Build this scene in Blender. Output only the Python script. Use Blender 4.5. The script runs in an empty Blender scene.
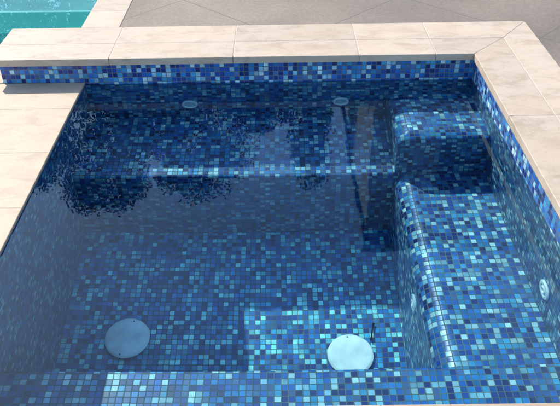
import bpy, bmesh, math, random
from mathutils import Vector, Matrix, noise
random.seed(7)
S = bpy.context.scene
COL = S.collection
R = math.radians
PITCH = 0.025          # mosaic pitch in metres
HC, TC = 0.1096, 0.035 # underside of coping above the water, thickness of coping
TOP = HC + TC

# ------------------------------------------------------------------ scene set-up
S.render.engine = 'CYCLES'
S.cycles.use_denoising = True
S.cycles.caustics_refractive = True
S.cycles.caustics_reflective = False
S.cycles.max_bounces = 14
S.cycles.transmission_bounces = 10
S.cycles.diffuse_bounces = 5
S.cycles.glossy_bounces = 5
S.cycles.blur_glossy = 0.3
S.cycles.sample_clamp_indirect = 6.0
S.view_settings.view_transform = 'Standard'
S.view_settings.look = 'None'
S.view_settings.exposure = 1.31
S.view_settings.gamma = 1
S.view_settings.use_curve_mapping = False

SUN = Vector((-0.74, 0.83, 1.0)).normalized()
elev = math.asin(SUN.z)
az = math.atan2(SUN.x, SUN.y)            # clockwise from +y
w = bpy.data.worlds.new('World'); S.world = w; w.use_nodes = True
nt = w.node_tree
sky = nt.nodes.new('ShaderNodeTexSky'); sky.sky_type = 'NISHITA'; sky.sun_disc = False
sky.sun_elevation = elev; sky.sun_rotation = az
sky.dust_density = 0.6; sky.ozone_density = 3.0
bg = nt.nodes['Background']; bg.inputs['Strength'].default_value = 0.15
nt.links.new(sky.outputs[0], bg.inputs[0])
sun = bpy.data.lights.new('sun', 'SUN'); sun.energy = 2.75; sun.angle = R(0.5); sun.color = (1, 0.95, 0.87)
try: sun.cycles.is_caustics_light = True
except Exception as e: print('caustics light', e)
so = bpy.data.objects.new('sun', sun); COL.objects.link(so)
so.rotation_euler = SUN.to_track_quat('Z', 'Y').to_euler()
so.location = SUN * 30

# ------------------------------------------------------------------ camera
def camera():
    cx, cy, cz, pit, yaw, rol, f = -0.9839, -3.306, 1.6087, 0.6244, -0.006, -0.0173, 701.29
    fw = Vector((math.sin(yaw)*math.cos(pit), math.cos(yaw)*math.cos(pit), -math.sin(pit)))
    r = Vector((math.cos(yaw), -math.sin(yaw), 0)); u = r.cross(fw)
    c, s = math.cos(rol), math.sin(rol)
    r2 = r*c + u*s; u2 = u*c - r*s
    m = Matrix(((r2.x, u2.x, -fw.x, cx), (r2.y, u2.y, -fw.y, cy), (r2.z, u2.z, -fw.z, cz), (0, 0, 0, 1)))
    cam = bpy.data.cameras.new('camera'); cam.sensor_width = 36; cam.lens = 36*f/560
    cam.clip_end = 2000; cam.clip_start = 0.05
    o = bpy.data.objects.new('camera', cam); COL.objects.link(o); o.matrix_world = m; S.camera = o
camera()

# ------------------------------------------------------------------ material helpers
class NG:
    def __init__(self, name):
        self.m = bpy.data.materials.new(name); self.m.use_nodes = True
        self.t = self.m.node_tree; self.b = self.t.nodes['Principled BSDF']; self.out = self.t.nodes['Material Output']
    def n(self, typ, ins={}, **kw):
        x = self.t.nodes.new(typ)
        for k, v in kw.items(): setattr(x, k, v)
        for k, v in ins.items():
            if isinstance(v, bpy.types.NodeSocket): self.t.links.new(v, x.inputs[k])
            else: x.inputs[k].default_value = v
        return x
    def math(self, op, a, b=0.0, c=None, clamp=False):
        ins = {0: a, 1: b}
        if c is not None: ins[2] = c
        return self.n('ShaderNodeMath', ins, operation=op, use_clamp=clamp).outputs[0]
    def vmath(self, op, a, b=None):
        ins = {0: a}
        if b is not None: ins[1] = b
        return self.n('ShaderNodeVectorMath', ins, operation=op).outputs[0]
    def mix(self, f, a, b, blend='MIX'):
        x = self.n('ShaderNodeMix', {}, data_type='RGBA', blend_type=blend)
        for k, v in ((0, f), (6, a), (7, b)):
            if isinstance(v, bpy.types.NodeSocket): self.t.links.new(v, x.inputs[k])
            else: x.inputs[k].default_value = v if k == 0 else (*v[:3], 1)
        return x.outputs[2]
    def ramp(self, f, stops, interp='LINEAR'):
        x = self.n('ShaderNodeValToRGB', {0: f}); cr = x.color_ramp; cr.interpolation = interp
        while len(cr.elements) < len(stops): cr.elements.new(0.5)
        for e, (p, c) in zip(cr.elements, stops):
            e.position = p; e.color = (*c[:3], 1)
        return x.outputs[0]
    def set(self, **kw):
        for k, v in kw.items():
            k = k.replace('_', ' ')
            if isinstance(v, bpy.types.NodeSocket): self.t.links.new(v, self.b.inputs[k])
            else: self.b.inputs[k].default_value = v

def mosaic(name='blue glass mosaic', mul=(1, 1, 1)):
    g = NG(name)
    uv = g.n('ShaderNodeUVMap').outputs[0]
    sc = g.n('ShaderNodeVectorMath', {0: uv, 3: 1/PITCH}, operation='SCALE').outputs[0]
    # slightly uneven laying of the sheets
    wob = g.n('ShaderNodeTexNoise', {'Vector': sc, 'Scale': 0.55, 'Detail': 1.0}).outputs['Color']
    wob = g.vmath('SUBTRACT', wob, (0.5, 0.5, 0.5))
    wob = g.n('ShaderNodeVectorMath', {0: wob, 3: 0.16}, operation='SCALE').outputs[0]
    sh = g.vmath('FLOOR', g.vmath('MULTIPLY', sc, (1/12, 1/12, 0.0)))
    shn = g.n('ShaderNodeTexWhiteNoise', {'Vector': g.vmath('ADD', sh, (0.3, 0.7, 2.0))}, noise_dimensions='3D').outputs['Color']
    sho = g.n('ShaderNodeVectorMath', {0: g.vmath('SUBTRACT', shn, (0.5, 0.5, 0.5)), 3: 0.11}, operation='SCALE').outputs[0]
    p = g.vmath('MULTIPLY', g.vmath('ADD', g.vmath('ADD', sc, sho), wob), (1.0, 1.0, 0.0))
    cell = g.vmath('FLOOR', p)
    loc = g.vmath('SUBTRACT', g.vmath('SUBTRACT', p, cell), (0.5, 0.5, 0.5))
    sep = g.n('ShaderNodeSeparateXYZ', {0: loc})
    ax = g.math('ABSOLUTE', sep.outputs[0]); ay = g.math('ABSOLUTE', sep.outputs[1])
    # rounded square distance
    qx = g.math('MAXIMUM', g.math('SUBTRACT', ax, 0.33), 0.0); qy = g.math('MAXIMUM', g.math('SUBTRACT', ay, 0.33), 0.0)
    d = g.math('SQRT', g.math('ADD', g.math('MULTIPLY', qx, qx), g.math('MULTIPLY', qy, qy)))
    tile = g.math('SUBTRACT', 1.0, g.math('DIVIDE', g.math('SUBTRACT', d, 0.085), 0.045), clamp=True)  # 1 on tile, 0 in grout
    tile = g.math('MINIMUM', g.math('MAXIMUM', tile, 0.0), 1.0)
    cz = g.vmath('ADD', cell, (0.37, 0.61, 0.0))
    wn = g.n('ShaderNodeTexWhiteNoise', {'Vector': cz}, noise_dimensions='3D')
    cz2 = g.vmath('ADD', cell, (31.2, 17.7, 5.0))
    wn2 = g.n('ShaderNodeTexWhiteNoise', {'Vector': cz2}, noise_dimensions='3D')
    pal = [(0.00, (0.007, 0.022, 0.135)), (0.13, (0.010, 0.050, 0.250)), (0.29, (0.014, 0.098, 0.350)),
           (0.46, (0.020, 0.158, 0.410)), (0.60, (0.055, 0.120, 0.280)), (0.68, (0.042, 0.255, 0.460)),
           (0.79, (0.220, 0.430, 0.540)), (0.905, (0.400, 0.590, 0.640))]
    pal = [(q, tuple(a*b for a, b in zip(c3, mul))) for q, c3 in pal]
    col = g.ramp(wn.outputs['Value'], pal, 'CONSTANT')
    vv = g.math('ADD', 0.72, g.math('MULTIPLY', wn2.outputs['Value'], 0.55))
    col = g.mix(1.0, col, g.n('ShaderNodeCombineXYZ', {0: vv, 1: vv, 2: vv}).outputs[0], 'MULTIPLY')
    # streaks of pigment inside the glass
    st = g.n('ShaderNodeTexNoise', {'Vector': g.vmath('ADD', p, g.n('ShaderNodeVectorMath', {0: wn2.outputs['Color'], 3: 40.0}, operation='SCALE').outputs[0]), 'Scale': 2.2, 'Detail': 2.0}).outputs['Fac']
    st = g.math('ADD', 0.75, g.math('MULTIPLY', st, 0.5))
    col = g.mix(1.0, col, g.n('ShaderNodeCombineXYZ', {0: st, 1: st, 2: st}).outputs[0], 'MULTIPLY')
    gr = g.n('ShaderNodeTexNoise', {'Vector': sc, 'Scale': 0.13, 'Detail': 4.0}).outputs['Fac']
    grout = g.ramp(gr, [(0.35, (0.075, 0.098, 0.10)), (0.65, (0.150, 0.165, 0.150))])
    full = g.mix(tile, grout, col)
    g.set(Base_Color=full)
    rough = g.math('SUBTRACT', 0.75, g.math('MULTIPLY', tile, 0.43))
    g.set(Roughness=rough)
    g.b.inputs['IOR'].default_value = 1.5
    # height: pillowed tile with its own slight tilt
    s2 = g.n('ShaderNodeSeparateXYZ', {0: g.vmath('SUBTRACT', wn2.outputs['Color'], (0.5, 0.5, 0.5))})
    tilt = g.math('ADD', g.math('MULTIPLY', s2.outputs[0], sep.outputs[0]), g.math('MULTIPLY', s2.outputs[1], sep.outputs[1]))
    h = g.math('ADD', tile, g.math('MULTIPLY', tilt, 0.55))
    bmp = g.n('ShaderNodeBump', {'Strength': 0.55, 'Distance': 0.0016, 'Height': h})
    g.set(Normal=bmp.outputs[0])
    return g.m
M_MOS = mosaic()
M_MOSF = mosaic('water tinted glass mosaic', (0.72, 1.30, 1.20))     # same tiles, the deep water's loss of red light multiplied into the colour

def travertine(name, base, dark, scale=1.0):
    g = NG(name)
    tc = g.n('ShaderNodeTexCoord'); oi = g.n('ShaderNodeObjectInfo')
    off = g.n('ShaderNodeCombineXYZ', {0: g.math('MULTIPLY', oi.outputs['Random'], 37.0), 1: g.math('MULTIPLY', oi.outputs['Random'], 91.0), 2: 0.0}).outputs[0]
    v = g.vmath('ADD', tc.outputs['Object'], off)
    vs = g.vmath('MULTIPLY', v, (4.2*scale, 7.5*scale, 6.0*scale))
    n1 = g.n('ShaderNodeTexNoise', {'Vector': vs, 'Scale': 1.5, 'Detail': 9.0, 'Roughness': 0.70, 'Distortion': 0.5}).outputs['Fac']
    n2 = g.n('ShaderNodeTexNoise', {'Vector': v, 'Scale': 3.1, 'Detail': 3.0}).outputs['Fac']
    n3 = g.n('ShaderNodeTexNoise', {'Vector': v, 'Scale': 70.0, 'Detail': 3.0}).outputs['Fac']
    c = g.ramp(n1, [(0.30, dark), (0.52, base), (0.75, tuple(min(1, x*1.09) for x in base))])
    c = g.mix(g.ramp(n2, [(0.35, (0, 0, 0)), (0.75, (0.55, 0.55, 0.55))]), c, tuple(a*b for a, b in zip(base, (1.02, 0.93, 0.86))))
    rv = g.math('ADD', 0.93, g.math('MULTIPLY', oi.outputs['Random'], 0.16))
    c = g.mix(1.0, c, g.n('ShaderNodeCombineXYZ', {0: rv, 1: rv, 2: rv}).outputs[0], 'MULTIPLY')
    pit = g.ramp(n3, [(0.27, (0.72, 0.68, 0.62)), (0.36, (1, 1, 1))])
    c = g.mix(0.7, c, pit, 'MULTIPLY')
    g.set(Base_Color=c, Roughness=0.62)
    h = g.math('ADD', g.math('MULTIPLY', n3, 0.5), n1)
    g.set(Normal=g.n('ShaderNodeBump', {'Strength': 0.25, 'Distance': 0.003, 'Height': h}).outputs[0])
    return g.m
M_COP = travertine('cream travertine', (0.44, 0.352, 0.260), (0.31, 0.235, 0.165))
M_PAV = travertine('buff paving stone', (0.395, 0.300, 0.205), (0.285, 0.205, 0.132), 0.8)

def plain(name, col, rough=0.5, metal=0.0, var=0.15, scale=8.0, bump=0.0):
    g = NG(name); tc = g.n('ShaderNodeTexCoord')
    n = g.n('ShaderNodeTexNoise', {'Vector': tc.outputs['Object'], 'Scale': scale, 'Detail': 5.0}).outputs['Fac']
    c = g.ramp(n, [(0.3, tuple(x*(1-var) for x in col)), (0.7, tuple(min(1, x*(1+var)) for x in col))])
    g.set(Base_Color=c, Roughness=rough, Metallic=metal)
    if bump: g.set(Normal=g.n('ShaderNodeBump', {'Strength': 0.5, 'Distance': bump, 'Height': n}).outputs[0])
    return g.m
M_GROUT = plain('pale joint mortar', (0.42, 0.345, 0.27), 0.9, var=0.12, scale=30)
M_WHITE = plain('white plastic', (0.90, 0.92, 0.92), 0.35, var=0.06, scale=14)
M_COVER = plain('weathered white plastic', (0.78, 0.83, 0.81), 0.45, var=0.20, scale=13)
M_LENS = plain('lamp glass', (0.46, 0.62, 0.68), 0.12, var=0.2, scale=40)
M_DARK = plain('dark bore', (0.02, 0.025, 0.03), 0.5)
M_SCREW = plain('screw steel', (0.10, 0.10, 0.10), 0.35, 0.8)
M_TWIG = plain('dark twig', (0.012, 0.011, 0.010), 0.8)
M_PLASTER = plain('pool plaster', (0.42, 0.88, 0.86), 0.8, var=0.06, scale=5)
M_LEDGE = plain('white ledge tile', (0.42, 0.62, 0.60), 0.4, var=0.04)
M_EARTH = plain('lawn', (0.05, 0.085, 0.03), 0.95, var=0.4, scale=1.2)
M_STUCCO = plain('house render', (0.40, 0.385, 0.36), 0.9, var=0.08, scale=4)
M_ROOF = plain('roof tiles', (0.12, 0.09, 0.08), 0.8, var=0.2, scale=9)
M_GLASSY = plain('window glass', (0.02, 0.025, 0.03), 0.08)
M_BARK = plain('bark', (0.09, 0.075, 0.06), 0.9, var=0.4, scale=14, bump=0.02)

def leafmat():
    g = NG('leaves'); oi = g.n('ShaderNodeNewGeometry')
    c = g.ramp(oi.outputs['Random Per Island'], [(0.0, (0.022, 0.045, 0.012)), (0.5, (0.045, 0.085, 0.022)), (1.0, (0.085, 0.12, 0.035))])
    g.set(Base_Color=c, Roughness=0.55)
    return g.m
M_LEAF = leafmat()

def concrete():
    g = NG('scored concrete')
    tc = g.n('ShaderNodeTexCoord'); v = tc.outputs['Object']
    n1 = g.n('ShaderNodeTexNoise', {'Vector': v, 'Scale': 1.3, 'Detail': 6.0, 'Roughness': 0.6}).outputs['Fac']
    n2 = g.n('ShaderNodeTexNoise', {'Vector': v, 'Scale': 55.0, 'Detail': 4.0}).outputs['Fac']
    n0 = g.n('ShaderNodeTexNoise', {'Vector': v, 'Scale': 0.55, 'Detail': 2.0}).outputs['Fac']
    c = g.ramp(n1, [(0.3, (0.128, 0.102, 0.078)), (0.7, (0.196, 0.160, 0.125))])
    c = g.mix(g.ramp(n0, [(0.38, (0, 0, 0)), (0.62, (1, 1, 1))]), c, g.mix(1.0, c, (1.35, 1.3, 1.24), 'MULTIPLY'))
    c = g.mix(0.35, c, g.ramp(n2, [(0.3, (0.6, 0.6, 0.6)), (0.7, (1.3, 1.3, 1.3))]), 'MULTIPLY')
    s = g.n('ShaderNodeSeparateXYZ', {0: v})
    k = math.sqrt(0.5); lines = None
    u1 = g.math('MULTIPLY', g.math('SUBTRACT', s.outputs[0], s.outputs[1]), k)
    u2 = g.math('MULTIPLY', g.math('ADD', s.outputs[0], s.outputs[1]), k)
    for u, off, per in ((u1, 0.1414, 0.9193), (u2, -0.5197, 0.9193)):
        f = g.math('FRACT', g.math('DIVIDE', g.math('SUBTRACT', u, off), per))
        d = g.math('MULTIPLY', g.math('MINIMUM', f, g.math('SUBTRACT', 1.0, f)), per)
        l = g.math('LESS_THAN', d, 0.0026)
        lines = l if lines is None else g.math('MAXIMUM', lines, l)
    c = g.mix(lines, c, (0.105, 0.085, 0.067))
    g.set(Base_Color=c, Roughness=0.8)
    h = g.math('SUBTRACT', g.math('MULTIPLY', n2, 0.35), lines)
    g.set(Normal=g.n('ShaderNodeBump', {'Strength': 0.4, 'Distance': 0.003, 'Height': h}).outputs[0])
    return g.m
M_CONC = concrete()

def watermat(name, tint):
    m = bpy.data.materials.new(name); m.use_nodes = True; t = m.node_tree
    t.nodes.remove(t.nodes['Principled BSDF'])
    gl = t.nodes.new('ShaderNodeBsdfGlass'); gl.inputs['IOR'].default_value = 1.333
    gl.inputs['Roughness'].default_value = 0.0; gl.inputs['Color'].default_value = (*tint, 1)
    t.links.new(gl.outputs[0], t.nodes['Material Output'].inputs['Surface'])
    return m
M_WATER = watermat('clear spa water', (0.74, 0.98, 0.995))
M_POOLW = watermat('clear pool water', (0.70, 1.0, 1.0))

# ------------------------------------------------------------------ object helpers
def link(name, bm, mat, parent=None, smooth=False, recv=False):
    me = bpy.data.meshes.new(name); bm.normal_update(); bm.to_mesh(me); bm.free()
    for mm in (mat if isinstance(mat, (list, tuple)) else [mat]): me.materials.append(mm)
    if smooth:
        for p in me.polygons: p.use_smooth = True
    o = bpy.data.objects.new(name, me); COL.objects.link(o)
    if parent: o.parent = parent
    if recv: caustic_receiver(o)
    return o
def caustic_receiver(o):
    try: o.cycles.is_caustics_receiver = True
    except Exception as e: print('receiver', e)
def caustic_caster(o):
    try: o.cycles.is_caustics_caster = True
    except Exception as e: print('caster', e)
def tag(o, label, cat, group=None):
    o['label'] = label; o['category'] = cat
    if group: o['group'] = group
    return o
def structure(o): o['kind'] = 'structure'; return o
def empty(name, loc=(0, 0, 0)):
    o = bpy.data.objects.new(name, None); o.location = loc; o.empty_display_size = 0.1; COL.objects.link(o); return o
def quad(bm, pts, uvs=None):
    vs = [bm.verts.new(p) for p in pts]; f = bm.faces.new(vs)
    if uvs:
        l = bm.loops.layers.uv.verify()
        for lp, uv in zip(f.loops, uvs): lp[l].uv = uv
    return f
def prism(bm, poly, z0, z1, bevel=0.0):
    """vertical prism over a ccw polygon, top edges eased"""
    n = len(poly)
    lo = [bm.verts.new((x, y, z0)) for x, y in poly]
    hi = [bm.verts.new((x, y, z1)) for x, y in poly]
    bm.faces.new(lo[::-1]); top = bm.faces.new(hi); es = []
    for i in range(n):
        bm.faces.new((lo[i], lo[(i+1) % n], hi[(i+1) % n], hi[i]))
    if bevel:
        es = list(top.edges)
        bmesh.ops.bevel(bm, geom=es, offset=bevel, segments=2, affect='EDGES', profile=0.5)
def box(bm, x0, x1, y0, y1, z0, z1): prism(bm, [(x0, y0), (x1, y0), (x1, y1), (x0, y1)], z0, z1)
def lathe(bm, prof, seg=48, mtx=Matrix()):
    """revolve (r, z) profile about z"""
    rings = []
    for r, z in prof:
        if r < 1e-6: rings.append([bm.verts.new(mtx @ Vector((0, 0, z)))])
        else: rings.append([bm.verts.new(mtx @ Vector((r*math.cos(2*math.pi*k/seg), r*math.sin(2*math.pi*k/seg), z))) for k in range(seg)])
    for a, b in zip(rings, rings[1:]):
        for k in range(seg):
            k2 = (k+1) % seg
            if len(a) == 1 and len(b) == 1: continue
            if len(a) == 1: bm.faces.new((a[0], b[k], b[k2]))
            elif len(b) == 1: bm.faces.new((a[k], b[0], a[k2]))
            else: bm.faces.new((a[k], b[k], b[k2], a[k2]))
    bmesh.ops.recalc_face_normals(bm, faces=bm.faces)
def tube(bm, pts, radii, seg=10):
    rings = []
    for i, p in enumerate(pts):
        p = Vector(p); a = Vector(pts[max(0, i-1)]); b = Vector(pts[min(len(pts)-1, i+1)])
        d = (b-a).normalized(); s = d.orthogonal().normalized() if abs(d.z) < 0.9 else Vector((1, 0, 0)); s = (s - d*s.dot(d)).normalized(); t = d.cross(s)
        rings.append([bm.verts.new(p + (s*math.cos(2*math.pi*k/seg) + t*math.sin(2*math.pi*k/seg))*radii[i]) for k in range(seg)])
    for a, b in zip(rings, rings[1:]):
        for k in range(seg): bm.faces.new((a[k], a[(k+1) % seg], b[(k+1) % seg], b[k]))
    bm.faces.new(rings[0][::-1]); bm.faces.new(rings[-1])

# ------------------------------------------------------------------ the spa basin
FRONT = -2.053
BEN, BX, BY = -0.544, -0.44, -1.61           # bench level, its inner edges (right bench, front bench)
def zfloor(y): return -1.10 - 0.165*(-0.475 - y)
spa = empty('spa_basin', (-1.0, -0.97, -1.2))
tag(spa, 'square sunken spa basin lined all over with mixed blue mosaic, benches along its sides', 'spa')
def sp(name, bm, smooth=False, mat=None):
    o = link(name, bm, mat or M_MOS, None, smooth, True)
    o.parent = spa; o.matrix_parent_inverse = Matrix.Translation(spa.location).inverted()
    return o
# floor
bm = bmesh.new(); n = 12
for i in range(n):
    y0 = -0.40 + (FRONT+0.40)*i/n; y1 = -0.40 + (FRONT+0.40)*(i+1)/n
    quad(bm, [(-2, y1, zfloor(y1)), (-0.40, y1, zfloor(y1)), (-0.40, y0, zfloor(y0)), (-2, y0, zfloor(y0))],
         [(10, y1), (11.6, y1), (11.6, y0), (10, y0)])
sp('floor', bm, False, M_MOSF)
# back wall with its raised tiled face that runs on over the paving on the left
bm = bmesh.new()
quad(bm, [(-2.42, 0, 0.0), (-2.0, 0, 0.0), (-2.0, 0, HC), (-2.42, 0, HC)], [(20-.42, .0157), (20, .0157), (20, .125), (20-.42, .125)])
quad(bm, [(-2.0, 0, -0.7), (0, 0, -0.7), (0, 0, HC), (-2.0, 0, HC)], [(20, .0157-.7), (22, .0157-.7), (22, .125), (20, .125)])
quad(bm, [(-2.42, 0.40, -0.3), (-2.42, 0, -0.3), (-2.42, 0, HC), (-2.42, 0.40, HC)], [(19.18, .0157-.3), (19.58, .0157-.3), (19.58, .125), (19.18, .125)])
sp('wall', bm)
# right wall
bm = bmesh.new()
quad(bm, [(0, 0, -0.8), (0, FRONT-.05, -0.8), (0, FRONT-.05, HC), (0, 0, HC)], [(30, .0157-.8), (32, .0157-.8), (32, .125), (30, .125)])
sp('wall', bm)
# left wall
bm = bmesh.new()
quad(bm, [(-2, FRONT-.05, -1.5), (-2, 0.0, -1.5), (-2, 0.0, 0.0), (-2, FRONT-.05, 0.0)], [(40, -1.5), (42, -1.5), (42, 0), (40, 0)])
sp('wall', bm)
# front wall
bm = bmesh.new()
quad(bm, [(0, FRONT, -0.8), (-2, FRONT, -0.8), (-2, FRONT, 0.0), (0, FRONT, 0.0)], [(50, -.8), (52, -.8), (52, 0), (50, 0)])
sp('wall', bm)

def sweep(bm, prof, a, b, along, u0=0.0, v0=0.0):
    """prof: list of (p, z); along 'x' or 'y'; strip of quads with arc-length uv"""
    s = 0.0
    for (p0, z0), (p1, z1) in zip(prof, prof[1:]):
        ds = math.hypot(p1-p0, z1-z0)
        if along == 'x': pts = [(a, p0, z0), (b, p0, z0), (b, p1, z1), (a, p1, z1)]
        else: pts = [(p0, a, z0), (p0, b, z0), (p1, b, z1), (p1, a, z1)]
        quad(bm, pts, [(u0, v0+s), (u0+abs(b-a), v0+s), (u0+abs(b-a), v0+s+ds), (u0, v0+s+ds)])
        s += ds
def nose(p0, z0, sgn, r, n=9):
    """quarter round from the vertical face at p0 up to level z0; the tread lies on the side sgn"""
    return [(p0 + sgn*r*(1-math.cos(t)), z0 - r + r*math.sin(t)) for t in [math.pi/2*i/n for i in range(n+1)]]
def seg_split(p0, p1, n): return [tuple(a + (b-a)*i/n for a, b in zip(p0, p1)) for i in range(n+1)]

# back bench
bm = bmesh.new()
prof = [(-0.455, -1.30), (-0.468, -0.55)] + nose(-0.468, -0.516, 1, 0.03, 6) + [(0.0, -0.43)]
sweep(bm, prof, -2.0, -0.42, 'x', 60, 0.0125)
bmesh.ops.remove_doubles(bm, verts=bm.verts, dist=1e-5)
sp('bench', bm, False)
# right bench (rounded nose) and the front bench that joins it flush
bm = bmesh.new()
prof = [(BX-0.008, -1.40), (BX, BEN-0.09)] + nose(BX, BEN, 1, 0.085, 14)
L = sum(math.hypot(b[0]-a[0], b[1]-a[1]) for a, b in zip(prof, prof[1:]))
x1 = prof[-1][0]
V0 = 1.0 - (L - x1) % PITCH
sweep(bm, prof, -0.43, BY, 'y', 70-abs(BY+.43), V0)
quad(bm, [(x1, BY, BEN), (0, BY, BEN), (0, -0.43, BEN), (x1, -0.43, BEN)],
     [(70, V0+L), (70, V0+L-x1), (70-abs(BY+.43), V0+L-x1), (70-abs(BY+.43), V0+L)])
bmesh.ops.remove_doubles(bm, verts=bm.verts, dist=1e-5)
o = sp('bench', bm, True)
bm = bmesh.new()
prof = [(BY, -1.45), (BY, BEN-0.006)] + nose(BY, BEN, -1, 0.005, 3) + [(FRONT, BEN)]
Lf = sum(math.hypot(b[0]-a[0], b[1]-a[1]) for a, b in zip(prof[:-1], prof[1:-1]))
sweep(bm, prof, -2.0, x1, 'x', 80, 1.0125+0.005-Lf)
sweep(bm, [(BY, BEN), (FRONT, BEN)], x1, 0.0, 'x', 80+2+x1, 1.0125)
sp('bench', bm, False)
# corner step
SZ = -0.165
def step():
    bm = bmesh.new(); r = 0.07; n = 10
    x0, y0 = BX, -0.455
    # height field style surface: rows across the front nose, columns across the side nose
    py = [(y0, -0.60)] + [(y0, -0.25)] + nose(y0, SZ, 1, r, n) + [(0.0, SZ+0.012)]
    px = [(x0, -0.60)] + [(x0, -0.25)] + nose(x0, SZ, 1, r, n) + [(0.0, SZ)]
    # build with a superellipse rounding between the two noses
    sy = [0]; sx = [0]
    for a, b in zip(py, py[1:]): sy.append(sy[-1] + math.hypot(b[0]-a[0], b[1]-a[1]))
    for a, b in zip(px, px[1:]): sx.append(sx[-1] + math.hypot(b[0]-a[0], b[1]-a[1]))
    l = bm.loops.layers.uv.verify(); V = {}
    for i, (x, zx) in enumerate(px):
        for j, (y, zy) in enumerate(py):
            dx, dy = SZ - zx, SZ - zy
            dx = max(dx, 0); dyp = max(dy, 0)
            z = SZ - math.sqrt(dx*dx + dyp*dyp) if max(dx, dyp) < 0.2 else SZ - max(dx, dyp)
            if dy < 0 and dx < 1e-6: z = zy
            V[i, j] = bm.verts.new((x, y, max(z, -0.60)))
    for i in range(len(px)-1):
        for j in range(len(py)-1):
            try: f = bm.faces.new((V[i, j], V[i+1, j], V[i+1, j+1], V[i, j+1]))
            except ValueError: continue
            for lp, (a, b) in zip(f.loops, ((i, j), (i+1, j), (i+1, j+1), (i, j+1))):
                lp[l].uv = (90 + sx[a] - 0.012, sy[b] - 0.006)
    return sp('step', bm, True)
step()

# water of the spa: a gently rippled sheet
def water_sheet(name, x0, x1, y0, y1, z, nx, ny, amp, mat):
    bm = bmesh.new(); V = []
    for j in range(ny+1):
        row = []
        for i in range(nx+1):
            x = x0 + (x1-x0)*i/nx; y = y0 + (y1-y0)*j/ny
            h = noise.noise(Vector((x*4.3, y*5.1, 1.7))) + 0.42*noise.noise(Vector((x*10.1+3, y*12.3, 4.1)))
            h += 0.13*noise.noise(Vector((x*26+8, y*31, 9.3)))
            row.append(bm.verts.new((x, y, z + amp*h)))
        V.append(row)
    for j in range(ny):
        for i in range(nx):
            bm.faces.new((V[j][i], V[j][i+1], V[j+1][i+1], V[j+1][i]))
    o = link(name, bm, mat, None, True); structure(o); caustic_caster(o)
    return o
water_sheet('spa_water', -2.41, 0.02, FRONT-.02, 0.395, 0.0, 260, 260, 0.0003, M_WATER)   # runs into the masonry on every side

# ------------------------------------------------------------------ coping stones
GAP = 0.0013
def stone(name, poly, z0, z1, mat, label, cat, group, bevel=0.0025):
    cx = sum(p[0] for p in poly)/len(poly); cy = sum(p[1] for p in poly)/len(poly)
    # shrink for the joint
    n = len(poly); out = []
    for i in range(n):
        p0, p1, p2 = Vector(poly[i-1]), Vector(poly[i]), Vector(poly[(i+1) % n])
        d1 = (p1-p0).normalized(); d2 = (p2-p1).normalized()
        n1 = Vector((-d1.y, d1.x)); n2 = Vector((-d2.y, d2.x))
        k = GAP/(1 + n1.dot(n2))
        q = p1 + (n1+n2)*k
        out.append((q.x-cx, q.y-cy))
    bm = bmesh.new(); prism(bm, out, z0, z1, bevel)
    o = link(name, bm, mat); o.location = (cx, cy, 0)
    return tag(o, label, cat, group)
OV = -0.015; MID = 0.182; OUT = 0.385
XO = [-2.47, -1.855, -1.228, -0.592, -0.205]
GB = 'coping stones round the spa'
lab_in = ['end coping stone of the front row, overhanging the free tiled wall end by the pool',
          'front row coping stone over the water corner and the shaded paving',
          'front row coping stone above the left wall lamp',
          'short front row coping stone above the right wall lamp',
          'mitred front row coping stone above the corner step']
lab_out = ['end coping stone of the back row, touching the corner of the turquoise pool',
           'back row coping stone at the near end of the pool edge strip',
           'middle back row coping stone along the grey concrete',
           'short back row coping stone along the grey concrete',
           'mitred back row coping stone at the outer corner of the concrete']
for i in range(5):
    a = XO[i]
    if i < 4:
        b = XO[i+1]
        pin = [(a, OV), (b, OV), (b, MID), (a, MID)]; pout = [(a, MID), (b, MID), (b, OUT+.025), (a, OUT+.025)]
    else:
        pin = [(a, OV), (OV, OV), (MID, MID), (a, MID)]; pout = [(a, MID), (MID, MID), (OUT-.025, OUT+.025), (a, OUT+.025)]
    stone('coping_stone', pin, HC, TOP+random.uniform(0, .0008), M_COP, lab_in[i], 'coping stone', GB)
    stone('coping_stone', pout, HC, TOP+random.uniform(0, .0008), M_COP, lab_out[i], 'coping stone', GB)
YI = [None, -0.66, -1.27, -1.88, -2.6]
RO = OUT-.025
lab_r = ['mitred inner coping stone at the top of the right hand side, pointing into the corner',
         'inner coping stone on the right hand side, leaving the frame beside the sunlit tile wall',
         'inner coping stone beyond the frame edge, above the wall jet', 'nearest inner coping stone beyond the frame edge']
lab_ro = ['mitred outer coping stone at the right hand corner against the grey concrete',
          'outer coping stone at the right frame edge', 'outer coping stone beyond the frame edge', 'nearest outer coping stone beyond the frame edge']
for i in range(2):
    y0 = YI[i+1] if i == 0 else -2.6
    if i == 0:
        pin = [(OV, y0), (MID, y0), (MID, MID), (OV, OV)]; pout = [(MID, y0), (RO, y0), (RO, OUT+.025), (MID, MID)]
    else:
        pin = [(OV, y0), (MID, y0), (MID, YI[1]), (OV, YI[1])]; pout = [(MID, y0), (RO, y0), (RO, YI[1]), (MID, YI[1])]
    stone('coping_stone', pin, HC, TOP+.0004, M_COP, lab_r[i], 'coping stone', GB)
    stone('coping_stone', pout, HC, TOP, M_COP, lab_ro[i], 'coping stone', GB)
# strip of stones along the pool
ys = [OUT+.025, 0.66, 1.28, 1.9, 2.5]
lab_p = ['short pool edge stone beside the turquoise water, next to the back row', 'long pool edge stone cut by the top of the frame', '', '']
for i in range(2):
    y1 = ys[i+1] if i == 0 else 2.5
    stone('coping_stone', [(-2.09, ys[i]), (-1.875, ys[i]), (-1.875, y1), (-2.09, y1)], HC, TOP, M_COP, lab_p[i], 'coping stone', 'stones along the pool edge')
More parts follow.
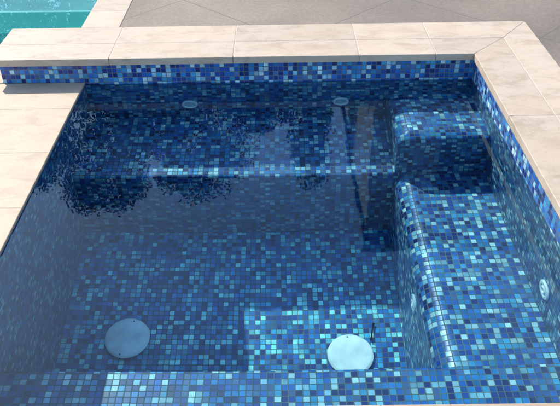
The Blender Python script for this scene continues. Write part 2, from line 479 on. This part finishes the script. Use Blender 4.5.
# mortar under the stones (solid bed, seen only in the joints)
bm = bmesh.new()
box(bm, -2.415, -0.004, 0.004, OUT+.018, HC-.002+.004, TOP-.001)
box(bm, 0.004, RO-.006, -2.59, 0.0, HC+.002, TOP-.001)
box(bm, 0.0, RO-.006, 0.004, OUT+.018, HC+.002, TOP-.0014)
box(bm, -2.084, -1.878, OUT+.02, 2.49, HC+.002, TOP-.001)
structure(link('mortar_bed', bm, M_GROUT))

# ------------------------------------------------------------------ lower paving on the left and at the front
ZP = 0.012
GP = 'stones of the lower paving'
rows = [-0.0005, -0.287, -0.69, -1.10, -1.51, -2.056]
lab_v = ['paving stone against the tiled wall, half in the shadow of the coping', 'first fully sunlit paving stone in front of the wall shadow',
         'paving stone at the middle of the left water edge', 'paving stone at the left frame edge beside the water', 'nearest paving stone left of the spa']
for i in range(4):
    y1, y0 = rows[i], rows[i+1]
    if i == 3: y0 = -2.056
    stone('paving_stone', [(-2.9, y0), (-2.0, y0), (-2.0, y1), (-2.9, y1)], -0.03, ZP, M_PAV, lab_v[i], 'paving stone', GP, 0.003)
stone('paving_stone', [(-3.4, 0.002), (-2.425, 0.002), (-2.425, 0.2), (-3.4, 0.2)], -0.03, ZP, M_PAV, 'narrow paving stone behind the free end of the tiled wall, by the pool', 'paving stone', GP, 0.003)
for i, (a, b) in enumerate([(-2.9, -1.35), (-1.35, -0.72), (-0.72, 0.0)]):
    lab = ['front edge paving stone at the shaded left end of the near water edge', 'front edge paving stone in the middle of the near water edge', 'front edge paving stone showing as a buff sliver at the lower right corner'][i]
    stone('paving_stone', [(a, -2.4), (b, -2.4), (b, FRONT), (a, FRONT)], -0.03, ZP, M_PAV, lab, 'paving stone', GP, 0.003)
bm = bmesh.new()
box(bm, -6.0, -2.004, -1.95, -0.004, -0.10, 0.0108)
box(bm, -6.0, -0.004, -7.0, FRONT-.004, -0.10, 0.0108)
structure(link('paving_bed', bm, M_GROUT))

# ------------------------------------------------------------------ concrete patio, ground, pool
bm = bmesh.new()
for x0, x1, y0, y1 in ((-1.875, RO, OUT+.025, 5.2), (RO, 9.0, -7.0, 5.2)):
    quad(bm, [(x0, y0, TOP-.003), (x1, y0, TOP-.003), (x1, y1, TOP-.003), (x0, y1, TOP-.003)])
structure(link('patio', bm, M_CONC))
bm = bmesh.new()
for x0, x1, y0, y1 in ((-300, 300, 6.6, 400), (9.0, 300, -300, 6.6), (-300, -9.0, -300, 6.6), (-9, 9, -300, -7.0), (-9, -6.0, -7.0, 0.195), (-1.87, 9.0, 5.2, 6.6)):
    quad(bm, [(x0, y0, 0.06), (x1, y0, 0.06), (x1, y1, 0.06), (x0, y1, 0.06)])
structure(link('lawn', bm, M_EARTH))
# pool basin
ZW = 0.055
bm = bmesh.new()
def inner(x0, x1, y0, y1, z):
    quad(bm, [(x0, y0, z), (x1, y0, z), (x1, y1, z), (x0, y1, z)])
inner(-9, -1.9, 0.2, 6.6, -1.35)
quad(bm, [(-2.075, 0.41, -1.35), (-2.075, 6.6, -1.35), (-2.075, 6.6, HC), (-2.075, 0.41, HC)])
quad(bm, [(-2.45, 0.405, -1.35), (-2.075, 0.405, -1.35), (-2.075, 0.405, HC), (-2.45, 0.405, HC)])
quad(bm, [(-2.45, 0.2, -1.35), (-2.45, 0.405, -1.35), (-2.45, 0.405, HC), (-2.45, 0.2, HC)])
quad(bm, [(-9, 0.2, -1.35), (-2.45, 0.2, -1.35), (-2.45, 0.2, 0.01), (-9, 0.2, 0.01)])
quad(bm, [(-9, 6.6, -1.35), (-9, 0.2, -1.35), (-9, 0.2, 0.06), (-9, 6.6, 0.06)])
quad(bm, [(-2.07, 6.6, -1.35), (-9, 6.6, -1.35), (-9, 6.6, 0.06), (-2.07, 6.6, 0.06)])
pool = tag(link('swimming_pool', bm, M_PLASTER, recv=True), 'turquoise swimming pool basin behind the end of the coping', 'swimming pool')
bm = bmesh.new(); box(bm, -5.5, -2.08, 1.185, 1.21, -0.62, -0.25)
lg = link('ledge', bm, M_LEDGE, pool, recv=True)
bm = bmesh.new(); box(bm, -5.5, -2.08, 1.212, 2.6, -1.34, -0.26)
link('step', bm, plain('grey plaster', (0.26, 0.40, 0.42), 0.8, var=0.08), pool, recv=True)
water_sheet('pool_water', -9, -2.076, 0.205, 6.6, ZW, 260, 240, 0.0002, M_POOLW)

# ------------------------------------------------------------------ fittings
def wall_frame(loc, nrm):
    n = Vector(nrm); q = n.to_track_quat('Z', 'Y')
    return Matrix.Translation(Vector(loc)) @ q.to_matrix().to_4x4()
def part(name, bm, mat, root, smooth=False):
    o = link(name, bm, mat, root, smooth, True); return o
def autosmooth(o):
    me = o.data
    for p in me.polygons: p.use_smooth = True
    me.set_sharp_from_angle(angle=R(35))
def lamp(loc, nrm, label):
    e = empty('underwater_lamp'); e.matrix_world = wall_frame(loc, nrm)
    tag(e, label, 'lamp', 'lamps in the back wall of the spa')
    bm = bmesh.new(); lathe(bm, [(0.029, 0.004), (0.031, 0.011), (0.036, 0.013), (0.041, 0.010), (0.043, 0.003), (0.043, -0.002)])
    autosmooth(part('ring', bm, M_WHITE, e))
    bm = bmesh.new(); lathe(bm, [(0.0, 0.009), (0.015, 0.008), (0.026, 0.005), (0.0295, 0.003)])
    autosmooth(part('lens', bm, M_LENS, e))
lamp((-1.469, 0, -0.265), (0, -1, 0), 'round white rimmed underwater lamp in the back wall, the one left of centre')
lamp((-0.674, 0, -0.255), (0, -1, 0), 'round white rimmed underwater lamp in the back wall, the one nearer the corner step')
def jet(loc, nrm, r, label, grp=None, mat=None):
    e = empty('jet_fitting'); e.matrix_world = wall_frame(loc, nrm)
    tag(e, label, 'jet fitting', grp)
    bm = bmesh.new(); lathe(bm, [(0.55*r, 0.001), (0.56*r, 0.006), (0.66*r, 0.009), (0.9*r, 0.008), (r, 0.003), (r, -0.002)])
    autosmooth(part('ring', bm, mat or M_WHITE, e))
    bm = bmesh.new(); lathe(bm, [(0.24*r, 0.001), (0.25*r, 0.009), (0.34*r, 0.011), (0.48*r, 0.007), (0.56*r, 0.003)])
    autosmooth(part('nozzle', bm, M_WHITE, e))
    bm = bmesh.new(); lathe(bm, [(0.0, 0.005), (0.25*r, 0.005)])
    part('bore', bm, M_DARK, e)
jet((0, -1.352, -0.375), (-1, 0, 0), 0.048, 'white round jet fitting in the sunlit right wall above the bench', 'jet fittings of the spa')
jet((BX-.0016, -1.17, -0.75), (-1, 0, 0.0), 0.048, 'bluish jet fitting seen edge-on in the face of the right bench', 'jet fittings of the spa', M_LENS)
def cover(x, y, rot, label):
    z = zfloor(y); e = empty('drain_cover', (x, y, z)); s = math.atan(0.165)
    e.rotation_euler = (s, 0, rot)
    tag(e, label, 'drain cover', 'drain covers on the spa floor')
    bm = bmesh.new(); lathe(bm, [(0.0, 0.030), (0.05, 0.0295), (0.085, 0.0275), (0.0935, 0.0258), (0.0945, 0.0240), (0.0958, 0.0242), (0.1015, 0.021), (0.1025, 0.017), (0.098, 0.016), (0.08, 0.014)], 72)
    autosmooth(part('plate', bm, M_COVER, e))
    bm = bmesh.new(); lathe(bm, [(0.078, 0.016), (0.078, -0.02)], 48)
    part('collar', bm, M_DARK, e)
    for sg in (1, -1):
        bm = bmesh.new(); lathe(bm, [(0.0, 0.0285), (0.0035, 0.028), (0.0048, 0.0265), (0.0048, 0.02)], 14, Matrix.Translation((0, sg*0.0865, 0)))
        part('screw', bm, M_SCREW, e)
cover(-1.700, -1.075, R(-14), 'round pale drain cover lying in the shaded left part of the spa floor')
cover(-0.695, -1.165, R(6), 'round white drain cover in sunlight, partly hidden by the front bench')
bm = bmesh.new()
zz = zfloor(-1.06)
tube(bm, [(-0.596, -1.10, zz+.012), (-0.590, -1.065, zz+.018), (-0.583, -1.035, zz+.022), (-0.578, -1.01, zz+.026)], [.006, .003, .0032, .006], 8)
o = link('twig', bm, M_TWIG); tag(o, 'small black twig standing by the edge of the sunlit drain cover', 'twig')

# ------------------------------------------------------------------ house and trees beyond the patio (mirrored in the water)
def house():
    e = empty('house', (4.0, 6.0, TOP)); tag(e, 'plain two storey house across the patio, mirrored in the spa water', 'house')
    def hp(name, bm, mat, par=None):
        o = link(name, bm, mat, par or e)
        if par is None: o.matrix_parent_inverse = Matrix.Translation(e.location).inverted()
        return o
    bm = bmesh.new(); box(bm, 0.42, 9.5, 6.2, 14, 0.0, 5.9); hp('wall', bm, M_STUCCO)
    bm = bmesh.new()
    b = [(0.36, 5.9), (9.9, 5.9), (9.9, 14.4), (0.36, 14.4)]
    lo = [bm.verts.new((x, y, 5.9)) for x, y in b]; l2 = [bm.verts.new((x, y, 6.08)) for x, y in b]
    t0 = bm.verts.new((4.0, 10.1, 7.0)); t1 = bm.verts.new((6.0, 10.1, 7.0))
    bm.faces.new(lo[::-1])
    for i in range(4): bm.faces.new((lo[i], lo[(i+1) % 4], l2[(i+1) % 4], l2[i]))
    bm.faces.new((l2[0], l2[1], t1, t0)); bm.faces.new((l2[1], l2[2], t1)); bm.faces.new((l2[2], l2[3], t0, t1)); bm.faces.new((l2[3], l2[0], t0))
    hp('roof', bm, M_ROOF)
    for x, z, ww, hh in ((1.3, 1.0, 1.6, 1.3), (1.5, 3.9, 1.3, 1.2), (4.2, 0.15, 2.4, 2.2), (4.6, 3.9, 1.6, 1.2), (7.4, 3.9, 1.3, 1.2)):
        bm = bmesh.new(); box(bm, x, x+ww, 6.17, 6.198, z, z+hh); hp('window', bm, M_GLASSY)
house()
def tree(x, y, h, rx, ry, seed, label, leaf=0.065, n=36000, cs=1.0):
    rnd = random.Random(seed)
    e = empty('tree', (x, y, 0.06)); tag(e, label, 'tree', 'trees beyond the patio')
    bm = bmesh.new()
    tube(bm, [(0, 0, -0.05), (0.06, 0.03, h*.18), (-0.03, 0.05, h*.4), (0.05, 0, h*.7)], [h*.028, h*.021, h*.015, h*.006], 10)
    for k in range(9):
        a = rnd.uniform(0, 6.28); z0 = h*rnd.uniform(.22, .5); l = rnd.uniform(.5, .9)
        tube(bm, [(0.02, 0.02, z0), (rx*l*.5*math.cos(a), ry*l*.5*math.sin(a), z0 + h*.16), (rx*l*math.cos(a), ry*l*math.sin(a), z0 + h*.27)], [h*.010, h*.006, h*.002], 6)
    link('trunk', bm, M_BARK, e)
    bm = bmesh.new(); clumps = []
    for k in range(110):
        a = rnd.uniform(0, 6.28); t = rnd.uniform(0.12, 1.0); rr = math.sqrt(rnd.random())*(1 - 0.7*max(0, t-.5))
        clumps.append((rx*rr*math.cos(a), ry*rr*math.sin(a), h*t*.93, cs*rnd.uniform(.35, .75)*h/8*(1.3-.75*t)))
    for k in range(n):
        cx, cy, cz, cr = rnd.choice(clumps)
        d = Vector((rnd.gauss(0, 1), rnd.gauss(0, 1), rnd.gauss(0, .8))); d = d.normalized()*cr*rnd.random()**.4*1.25
        p = Vector((cx, cy, cz)) + d
        q = Matrix.Rotation(rnd.uniform(0, 6.28), 3, 'Z') @ Matrix.Rotation(rnd.uniform(-1, 1), 3, 'X')
        L_, W_ = leaf*rnd.uniform(.7, 1.3), leaf*.45
        vs = [bm.verts.new(p + q @ Vector(v)) for v in ((0, 0, 0), (W_, L_*.45, 0), (0, L_, -.03), (-W_, L_*.45, 0))]
        bm.faces.new(vs)
    link('crown', bm, M_LEAF, e)
tree(-7.3, 10.6, 8.0, 1.9, 1.6, 1, 'leafy tree furthest from the house, mirrored at the left of the water')
tree(-5.0, 10.2, 8.3, 1.8, 1.6, 2, 'broad leafy tree second from the left beyond the patio')
tree(-3.0, 10.6, 8.2, 1.5, 1.5, 3, 'leafy tree mirrored in the middle of the spa water')
tree(-0.42, 10.0, 7.6, 0.38, 0.6, 4, 'narrow leafy tree next to the gap beside the house', n=18000, cs=0.7)
tree(-1.6, 11.6, 6.9, 1.0, 1.0, 6, 'low round tree between the two taller ones near the house')
tree(-9.6, 11.4, 5.4, 1.7, 1.6, 5, 'low bushy tree at the far left beyond the pool')
